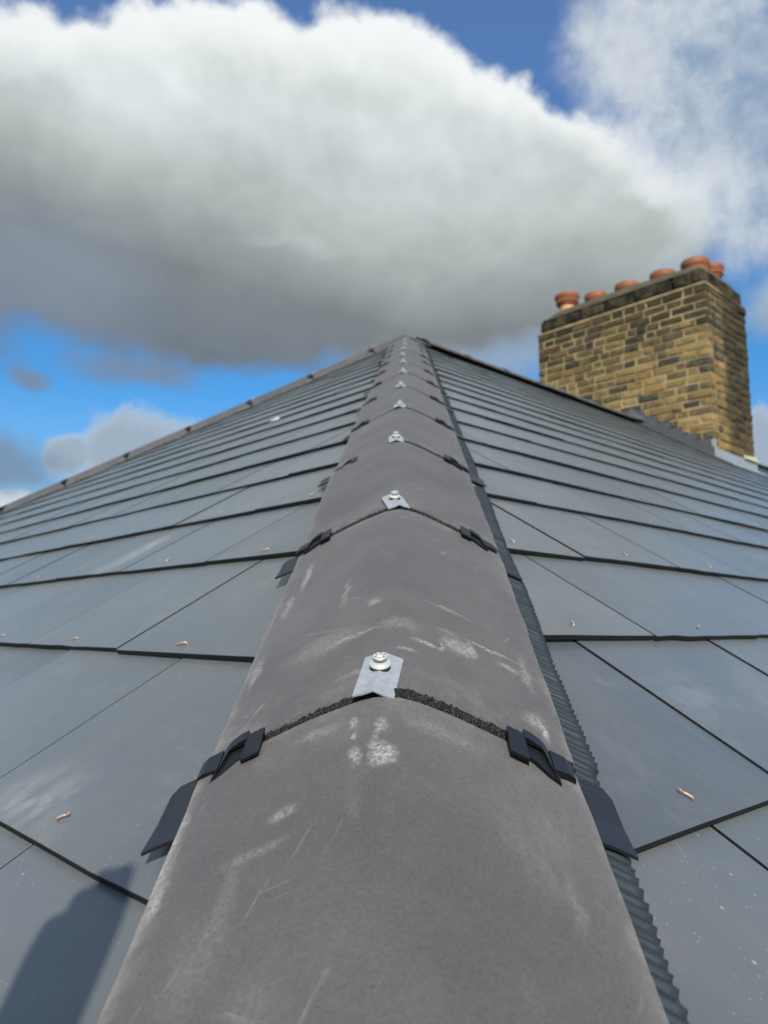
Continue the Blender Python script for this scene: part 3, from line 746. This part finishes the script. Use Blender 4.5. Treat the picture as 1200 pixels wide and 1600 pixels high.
# pleated ventilation strips each side of the near hip, and of the left hip
def strip(org, x, y, z, side, s0, s1, pitch=.0078, seed=0):
    rn = random.Random(seed + side); vs = []; fs = []
    n = int((s1 - s0) / pitch * 6); R_ = 8
    ph = 0
    for i in range(n + 1):
        s_ = s0 + (s1 - s0) * i / n
        wv = noise.noise(Vector((s_ * 5.5, side * 4., seed))) ; fine_ = noise.noise(Vector((s_ * 22, side * 9., seed)))
        outer = .1270 + .0032 * wv + .0012 * fine_ + (.004 if s_ > -S0 + .45 else 0)
        if side < 0: outer = .1225 + .0012 * wv + .0008 * fine_
        p = (s_ / pitch + .75 * fine_ + .35 * noise.noise(Vector((s_ * 60, 1, side))) + 1.2 * noise.noise(Vector((s_ * 3, 5, side)))) % 1.0
        c = (sin(p * 2 * pi) + .25 * sin(p * 4 * pi)) * .5 + .5
        for j in range(R_ - 1):
            f = j / (R_ - 2); b = .101 + (outer - .101) * f
            amp = .0024 * (1 + .55 * noise.noise(Vector((s_ * 38, side * 3., seed + 9))))
            z_ = -.405 * b + .0056 + .0006 * (1 - f) + c * amp
            vs.append(org + x * (side * (b + (c - .5) * .0012 * f)) + y * (s_ + (1 - f) * .006 + wv * .002 * f) + z * z_)
        b = outer + .0003; vs.append(org + x * (side * b) + y * s_ + z * (-.405 * b + .0046))
    for i in range(n):
        for j in range(R_ - 1):
            a = i * R_ + j; f = [a, a + 1, a + R_ + 1, a + R_]; fs.append(f if side > 0 else f[::-1])
    return mesh('pleated_strip', vs, fs, MT['strip'], None, True)
for sd_ in (-1, 1):
    o = link('pleated_strip', strip(A + LAT * (-.001), LAT, HD, NN, sd_, -6.8, -.1, seed=2), Matrix.Identity(4), house)
    link('pleated_strip', strip(A, XL, HL, NL, sd_, -6.8, -.1, .016, 5), Matrix.Identity(4), house)

# ------------------------------------------------------------------ chimney stack
CX0, CX1, CY0, CY1 = 2.97, 3.84, -.765, 1.030
ch = empty('chimney_stack', Vector(((CX0 + CX1) / 2, (CY0 + CY1) / 2, H - .6)))
tag(ch, 'tall weathered yellow brick chimney stack with six clay pots, straddling the ridge', 'chimney')
def roofz(y): return H - abs(y) * TP
CO = .0745; ZB = H - .82; ZT = H + 1.115
NC = int(round((ZT - ZB) / CO)); ZB = ZT - NC * CO
cm = MB(); cm.box((CX0 + .006, CY0 + .006, ZB), (CX1 - .006, CY1 - .006, ZT)); link('mortar_core', cm.mesh('mortar_core', MT['mortar']), Matrix.Identity(4), ch)
rb = random.Random(21)
bcache = {}
def brick_mesh(l, hgt, dep, var):
    key = (round(l, 3), var)
    if key in bcache: return bcache[key]
    r_ = random.Random(var * 77 + int(l * 1000)); bm = bmesh.new()
    bmesh.ops.create_cube(bm, size=1)
    for v in bm.verts: v.co = Vector((v.co.x * l, v.co.y * dep, v.co.z * hgt))
    bmesh.ops.bevel(bm, geom=[e for e in bm.edges if all(v.co.y < 0 for v in e.verts)], offset=.006, segments=1, affect='EDGES')
    for v in bm.verts: v.co += Vector((r_.uniform(-.004, .004), r_.uniform(-.003, .003), r_.uniform(-.0035, .0035)))
    me = bpy.data.meshes.new('brick'); bm.to_mesh(me); bm.free(); me.materials.append(MT['brick']); bcache[key] = me; return me
BR = []
J = .017
def lay_face(course, origin_fn, a0, a1, outn, tang, near_long):
    """origin_fn(a) -> point on the face at coordinate a"""
    z = ZB + course * CO; a = a0; first = True
    while a < a1 - .02:
        l = (.215 if near_long else .1025) if first else rb.choice((.215, .215, .20, .1025, .225, .16, .13))
        if a1 - (a + l) < .07: l = a1 - a
        fo_ = J / 2 if first and (outn.x < 0 or outn.y > 0 or outn.x > 0) else 0
        BR.append((origin_fn(a + l / 2 - fo_ / 2 - (.0 if fo_ else 0)), l - J + fo_, z + CO / 2, outn, tang)); a += l; first = False
for k in range(NC):
    lay_face(k, lambda a: Vector((CX0, a, 0)), CY0, CY1, Vector((-1, 0, 0)), Vector((0, -1, 0)), k % 2 == 0)
nwide = len(BR)
for k in range(NC):
    s0_ = CX0 + (.1025 if k % 2 == 0 else .215) * 0 + .100
    lay_face(k, lambda a: Vector((a, CY0, 0)), s0_, CX1, Vector((0, -1, 0)), Vector((1, 0, 0)), k % 2 == 1)
nb_ = 0; back = []
for i, (p, l, z, outn, tang) in enumerate(BR):
    y_edge = p.y
    hidden = z + CO / 2 < roofz(p.y) - .0
    dep = .095
    wobble = rb.uniform(-.003, .005) + (.006 if rb.random() < .06 else 0)
    if outn.x < 0 and i < nwide: hgt = CO - J
    mw = frame(Vector((p.x, p.y, z)) - outn * (dep / 2 - .002 - wobble), tang, -outn, Vector((0, 0, 1))) @ Matrix.Rotation(rb.gauss(0, .008), 4, 'Y') @ Matrix.Rotation(rb.gauss(0, .008), 4, 'Z')
    me = brick_mesh(l, CO - J + rb.uniform(-.003, .003), dep, rb.randrange(3))
    if hidden: continue
    if nb_ < 300: link('brick', me, mw, ch); nb_ += 1
    else: back.append((me, mw))
BR2 = BR; BR = []
for k in range(NC):
    lay_face(k, lambda a: Vector((CX1, a, 0)), CY0 + .1, CY1, Vector((1, 0, 0)), Vector((0, 1, 0)), k % 2 == 0)
    lay_face(k, lambda a: Vector((a, CY1, 0)), CX0 + .1, CX1 - .1, Vector((0, 1, 0)), Vector((-1, 0, 0)), k % 2 == 1)
for (p, l, z, outn, tang) in BR:
    if z + CO / 2 < roofz(p.y): continue
    mw = frame(Vector((p.x, p.y, z)) - outn * .0455, tang, -outn, Vector((0, 0, 1))); back.append((brick_mesh(l, CO - J, .095, rb.randrange(3)), mw))
if back: joined('bricks', back, MT['brick'], ch)
# pale mortar bed above the top course, then the sooty cap course, then flaunching
q = MB(); q.box((CX0 - .004, CY0 - .004, ZT), (CX1 + .004, CY1 + .004, ZT + .022)); link('mortar_bed', q.mesh('mortar_bed', MT['mortar']), Matrix.Identity(4), ch)
ZC0, ZC1 = ZT + .023, ZT + .175
def block(lo, hi, seed):
    bm = bmesh.new(); bmesh.ops.create_cube(bm, size=1); c = (lo + hi) / 2; s_ = hi - lo
    for v in bm.verts: v.co = Vector((v.co.x * s_.x, v.co.y * s_.y, v.co.z * s_.z))
    bmesh.ops.bevel(bm, geom=bm.edges[:], offset=.028, segments=3, affect='EDGES')
    for v in bm.verts: v.co += Vector((noise.noise(v.co * 30 + Vector((seed, 0, 0))), noise.noise(v.co * 30 + Vector((0, seed, 0))), noise.noise(v.co * 30 + Vector((0, 0, seed))))) * .007
    me = bpy.data.meshes.new('cap_stone'); bm.to_mesh(me); bm.free(); me.materials.append(MT['cap']); return me, c
ins = .014
def cap_row(axis, a0, a1, fixed, seed):
    a = a0; k = 0
    while a < a1 - .05:
        l = rb.uniform(.26, .40); l = a1 - a if a1 - a - l < .15 else l
        if axis == 'y': lo, hi = Vector((fixed, a + .003, ZC0)), Vector((fixed + .16, a + l - .003, ZC1))
        else: lo, hi = Vector((a + .003, fixed, ZC0)), Vector((a + l - .003, fixed + .16, ZC1))
        me, c = block(lo, hi, seed + k); link('cap_stone', me, Matrix.Translation(c), ch); a += l; k += 1
cap_row('y', CY0 + ins, CY1 - ins, CX0 + ins, 1); cap_row('y', CY0 + ins, CY1 - ins, CX1 - ins - .16, 20)
cap_row('x', CX0 + ins + .163, CX1 - ins - .163, CY0 + ins, 40); cap_row('x', CX0 + ins + .163, CX1 - ins - .163, CY1 - ins - .16, 60)
# flaunching: rounded mound of mortar
vs = []; fs = []; NA = 56; rings = [(0, .0), (.012, .035), (.045, .085), (.11, .125), (.20, .150), (.33, .160)]
cx, cy = (CX0 + CX1) / 2, (CY0 + CY1) / 2; hx, hy = (CX1 - CX0) / 2 - ins - .012, (CY1 - CY0) / 2 - ins - .012
for (inn, zz_) in rings:
    ax, ay = hx - inn, hy - inn; r_ = min(.05 + inn * .8, ax, ay)
    for i in range(NA):
        a = 2 * pi * i / NA; c_, s_ = cos(a), sin(a)
        e = .22 + inn
        px = ax * math.copysign(abs(c_) ** e, c_); py = ay * math.copysign(abs(s_) ** e, s_)
        nz_ = noise.noise(Vector((px * 5, py * 5, inn * 4))) * .012
        vs.append((cx + px, cy + py, ZC1 - .012 + zz_ * .86 + nz_ * (inn > 0)))
for k in range(len(rings) - 1):
    for i in range(NA): j = (i + 1) % NA; fs.append([k * NA + i, k * NA + j, (k + 1) * NA + j, (k + 1) * NA + i])
fs.append([(len(rings) - 1) * NA + i for i in range(NA)])
link('flaunching', mesh('flaunching', vs, fs, MT['flaunch'], None, True), Matrix.Identity(4), ch)
# pots
def pot(x, y, zt, r, kind, label):
    zb = ZC1 + .02; h_ = zt - zb
    b = MB()
    if kind == 'rolled':
        b.lathe([(r * 1.0, zb - .03), (r * .80, zb), (r * .78, zt - .16), (r * .80, zt - .13)], 32, 0)
        b.lathe([(r * .82, zt - .13), (r * .98, zt - .118), (r * 1.0, zt - .10), (r * .98, zt - .085), (r * 1.22, zt - .045), (r * 1.27, zt - .03), (r * 1.25, zt - .004), (r * 1.14, zt), (r * 1.02, zt - .005), (r * .7, zt - .08), (r * .66, zb)], 32, 1, cap=False)
        for k in range(22):
            b.box((-.009, -.006, -.012), (.009, .006, .012), 1, Matrix.Rotation(k * 2 * pi / 22, 4, 'Z') @ Matrix.Translation((0, r * 1.08, zt - .085)))
    else:
        b.lathe([(r * 1.12, zb - .03), (r * .98, zb), (r * .93, zt - .10), (r * .95, zt - .075), (r * 1.06, zt - .062), (r * 1.09, zt - .045), (r * 1.09, zt - .012), (r * 1.03, zt), (r * .90, zt - .002), (r * .84, zt - .05), (r * .80, zb)], 32, 1, cap=False)
    me = b.mesh('chimney_pot', [MT['clay_pale'], MT['clay']], True)
    o = link('chimney_pot', me, Matrix.Translation((x, y, 0)), ch); o['label'] = label
PX = CX0 + .30
pot(PX, .850, H + 1.610, .104, 'rolled', 'tall chimney pot with buff body and red dentilled rim, left end of the stack')
pot(PX, .500, H + 1.505, .108, 'plain', 'short red-brown clay pot, second from the left end')
pot(PX + .02, .158, H + 1.505, .112, 'plain', 'short red-brown clay pot, third from the left end')
pot(PX + .04, -.215, H + 1.505, .114, 'plain', 'short red-brown clay pot, fourth from the left end')
pot(PX + .02, -.550, H + 1.500, .120, 'plain', 'broad clay pot nearest the right-hand corner')
pot(CX1 - .27, -.580, H + 1.530, .092, 'rolled', 'dentilled red clay pot at the back right of the stack')
pot(CX1 - .27, -.02, H + 1.49, .115, 'plain', 'red clay pot mostly hidden in the back row')

# lead work
nsteps = 0; k = 0
for k in range(NC):
    zt = ZB + k * CO
    y1 = (zt - .085 - H) / TP
    if y1 > -.02 or y1 < CY0 - .05: continue
    ya = max(y1 - CO / TP, CY0 - .004); yb = y1
    yc = min(yb + .03, 0)
    vs2 = [(ya, roofz(ya) - .02), (yc + .03, roofz(yc + .03) - .02), (yc + .03, zt - .040), (yb - .002, zt), (ya, zt)]
    t0 = CX0 - .0125 - (nsteps % 2) * .0022
    vv = [(t0, y, z) for y, z in vs2] + [(t0 + .002, y, z) for y, z in vs2]
    n = 5; ff = [list(range(n))[::-1], [i + n for i in range(n)]] + [[i, (i + 1) % n, (i + 1) % n + n, i + n] for i in range(n)]
    link('flashing_step', mesh('flashing_step', vv, ff, MT['lead']), Matrix.Identity(4), ch); nsteps += 1
nR = slR.n
def on_r(x, y, up): return Vector((x, y, H + y * TP)) + nR * up
# cover sheet lying on the slates beside the stack
vv = [on_r(CX0 - .13, -.05, .012), on_r(CX0 - .004, -.05, .016), on_r(CX0 - .004, CY0 - .15, .016), on_r(CX0 - .13, CY0 - .15, .012)]
link('cover_flashing', mesh('cover_flashing', vv + [v - nR * .004 for v in vv], [[0, 3, 2, 1], [4, 5, 6, 7], [0, 1, 5, 4], [1, 2, 6, 5], [2, 3, 7, 6], [3, 0, 4, 7]], MT['lead']), Matrix.Identity(4), ch)
q = MB(); q.box((CX0 - .012, CY0 - .010, roofz(CY0) - .03), (CX0 + .022, CY0 + .02, roofz(CY0) + .165)); link('corner_flashing', q.mesh('corner_flashing', MT['lead_pale']), Matrix.Identity(4), ch)
q = MB(); q.box((CX0 + .024, CY0 - .009, roofz(CY0) - .03), (CX1 + .02, CY0 - .004, roofz(CY0) + .085))
link('apron_flashing', q.mesh('apron_flashing', MT['lead_pale']), Matrix.Identity(4), ch)
vv = [on_r(CX0 - .02, CY0 - .009, .014), on_r(CX1 + .05, CY0 - .009, .014), on_r(CX1 + .05, CY0 - .15, .011), on_r(CX0 - .02, CY0 - .15, .011)]
link('apron_flashing', mesh('apron_flashing', vv + [v - nR * .003 for v in vv], [[0, 3, 2, 1][::-1], [4, 5, 6, 7][::-1], [0, 1, 5, 4], [1, 2, 6, 5], [2, 3, 7, 6], [3, 0, 4, 7]], MT['lead_pale']), Matrix.Identity(4), ch)
q = MB(); q.add([(CX1 - .28, CY0 - .010, roofz(CY0) + .086), (CX1 + .01, CY0 - .010, roofz(CY0) + .086), (CX1 + .01, CY0 - .002, roofz(CY0) + .14), (CX1 - .28, CY0 - .002, roofz(CY0) + .12), (CX1 - .28, CY0 - .03, roofz(CY0) + .082), (CX1 + .01, CY0 - .03, roofz(CY0) + .082)], [[4, 5, 2, 3], [4, 3, 0], [5, 1, 2], [0, 1, 5, 4]])
link('mortar_fillet', q.mesh('mortar_fillet', simple('fresh_mortar', (.55, .52, .33), .9, nz=.3, ns=30)), Matrix.Identity(4), ch)
# lead saddle where the ridge meets the stack
vs = []; fs = []
for i, x_ in enumerate((CX0 - .20, CX0 - .10, CX0 - .015, CX0 - .010)):
    for j in range(9):
        y_ = -.14 + .28 * j / 8
        zz_ = .045 - abs(y_) * .62 + .006 * noise.noise(Vector((x_ * 30, y_ * 30, 1))) + (.07 if i == 3 else .0) + (.01 if i else 0)
        vs.append((x_, y_, H + zz_))
for i in range(3):
    for j in range(8): a = i * 9 + j; fs.append([a, a + 9, a + 10, a + 1])
link('lead_saddle', mesh('lead_saddle', vs, fs, MT['lead'], None, True), Matrix.Identity(4), ch)

# ------------------------------------------------------------------ small pale scrap lying on the left slope
sp_ = roof_left(2.13, -1.05, .008)
b = MB(); b.add([(-.03, 0, 0), (.0, -.006, .002), (.034, .002, 0), (.028, .018, .006), (0, .02, .009), (-.026, .016, .004), (0, .007, -.002)], [[0, 1, 4, 5], [1, 2, 3, 4], [0, 6, 1], [1, 6, 2], [2, 6, 3], [3, 6, 4], [4, 6, 5], [5, 6, 0]])
o = link('scrap', b.mesh('scrap', MT['scrap']), frame(sp_, slL.ex, slL.up, slL.n), None)
tag(o, 'small pale scrap lying loose on the left roof slope', 'scrap')

# ------------------------------------------------------------------ the photographer, standing on the scaffold behind the lens
Rr = M.to_3x3(); rgt, upc, bk = Rr.col[0].normalized(), Rr.col[1].normalized(), Rr.col[2].normalized()
bm = bmesh.new(); bmesh.ops.create_cube(bm, size=1)
for v in bm.verts: v.co = Vector((v.co.x * .0715, v.co.y * .147, v.co.z * .008))
bmesh.ops.bevel(bm, geom=[e for e in bm.edges if abs(e.verts[0].co.z - e.verts[1].co.z) > .001], offset=.013, segments=6, affect='EDGES')
me = bpy.data.meshes.new('phone_body'); bm.to_mesh(me); bm.free(); me.materials.append(MT['gutter'])
ph = empty('mobile_phone', Cpos + bk * .012)
tag(ph, 'mobile phone held upright over the hip, taking the picture', 'phone')
pc = Cpos + bk * .012 + rgt * (-.021) + upc * (-.062)
link('phone_body', me, frame(pc, rgt, upc, bk), ph)
q = MB(); q.box((-.032, -.069, .0041), (.032, .069, .0045)); link('screen', q.mesh('screen', MT['plastic']), frame(pc, rgt, upc, bk), ph)
Lsun = -sd
tipS = roof_left(0, 0, 0) if False else Vector((-3.352, -3.107, H - 3.352 * TP + .004))     # middle of the top of the cast shadow
cast = tipS - Lsun * .80                                                       # fingertips of the raised left hand
bm = bmesh.new(); lay = bm.verts.layers.skin.verify()
def jv(p, r_, par=None):
    v = bm.verts.new(p); v[lay].radius = (r_, r_) if not isinstance(r_, tuple) else r_
    if par: bm.edges.new((par, v))
    return v
back_ = Vector((-1, -1, 0)).normalized(); side_ = LAT; upv = Vector((0, 0, 1))
hipc = Vector((-4.86, -4.86, 5.15))
pel = jv(hipc, .13); pel[lay].use_root = True
wa = jv(hipc + Vector((.05, .05, .20)), .12, pel); che = jv(hipc + Vector((.16, .16, .42)), .15, wa)
nk = jv(hipc + Vector((.24, .24, .60)), .055, che); hd1 = jv(hipc + Vector((.29, .29, .70)), .085, nk); hd2 = jv(hipc + Vector((.32, .32, .80)), .080, hd1)
for sgn in (-1, 1):
    th_ = jv(hipc + side_ * sgn * .11 + upv * -.10, .085, pel); kn = jv(hipc + side_ * sgn * .13 + upv * -.46 + back_ * -.03, .058, th_)
    an = jv(hipc + side_ * sgn * .14 + upv * -.86 + back_ * .02, .040, kn); jv(hipc + side_ * sgn * .15 + upv * -.90 + back_ * -.16, .038, an)
pb = pc + bk * .020
shR = jv(hipc + Vector((.20, .20, .50)) + side_ * .19, .062, che); elR = jv(pb + back_ * .40 + side_ * .16 - upv * .16, .044, shR)
wrR = jv(pb + back_ * .12 + side_ * .02 - upv * .115, .026, elR); paR = jv(pb + side_ * .004 - upc * .055 + bk * .008, .020, wrR)
t1 = jv(pb + rgt * .022 - upc * .035 + bk * .004, .010, paR); jv(pb + rgt * .026 - upc * .012 - bk * .003, .0085, t1)
for q_ in (-.012, -.031, -.050, -.067):
    f1 = jv(pb - rgt * .030 + upc * q_ * .9 + bk * .002, .0092, paR); f2 = jv(pb - rgt * .042 + upc * q_ - bk * .020, .0085, f1); jv(pb - rgt * .026 + upc * q_ - bk * .0345, .0075, f2)
shL = jv(hipc + Vector((.20, .20, .50)) - side_ * .19, .062, che); elL = jv(cast - upv * .44 + back_ * .13, .042, shL)
wrL = jv(cast - upv * .195, .026, elL); paL = jv(cast - upv * .125, .026, wrL)
sunh = Vector((Lsun.x, Lsun.y, 0)).normalized(); acr = Vector((-sunh.y, sunh.x, 0))    # the hand is held edge-on to the sun
for k_, (ln, of) in enumerate(((.094, -.0185), (.090, -.0055), (.078, .0075), (.056, .0195))):
    dv = acr * .92 + sunh * .4
    b1 = jv(cast - upv * .092 + dv * of * .9, .0100, paL); b2 = jv(cast - upv * (.092 - ln * .55) + dv * of, .0093, b1); jv(cast - upv * (.092 - ln) + dv * of * .97, .0080, b2)
t1 = jv(cast - upv * .120 + sunh * .022 + acr * .006, .011, paL); jv(cast - upv * .085 + sunh * .030 + acr * .004, .0088, t1)
me = bpy.data.meshes.new('person'); bm.to_mesh(me); bm.free()
me.materials.append(simple('work_clothes', (.05, .06, .08), .8, nz=.2))
o = link('person', me, Matrix.Identity(4), None)
md = o.modifiers.new('skin', 'SKIN'); md.use_smooth_shade = True
sb = o.modifiers.new('sub', 'SUBSURF'); sb.levels = 1; sb.render_levels = 2
tag(o, 'roofer in dark work clothes leaning over the hip with both hands raised, holding the phone', 'person')
scf = empty('scaffold', Vector((-5.0, -5.0, 4.2)))
tag(scf, 'scaffold platform of boards on steel tubes below the eaves corner', 'scaffold')
for k_ in range(4):
    q = MB(); q.box((-1.9, -.112, -.019), (1.9, .112, .019)); link('board', q.mesh('board', MT['wall']), frame(Vector((-4.62, -4.62, 4.22)) + back_ * .235 * k_, LAT, -back_, upv), scf)
for sgn in (-1.7, 0, 1.7):
    q = MB(); q.lathe([(.024, -4.2), (.024, 1.2)], 12, 0); link('standard_tube', q.mesh('standard_tube', MT['galv'], True), Matrix.Translation(Vector((-4.62, -4.62, 4.2)) + back_ * .90 + LAT * sgn), scf)
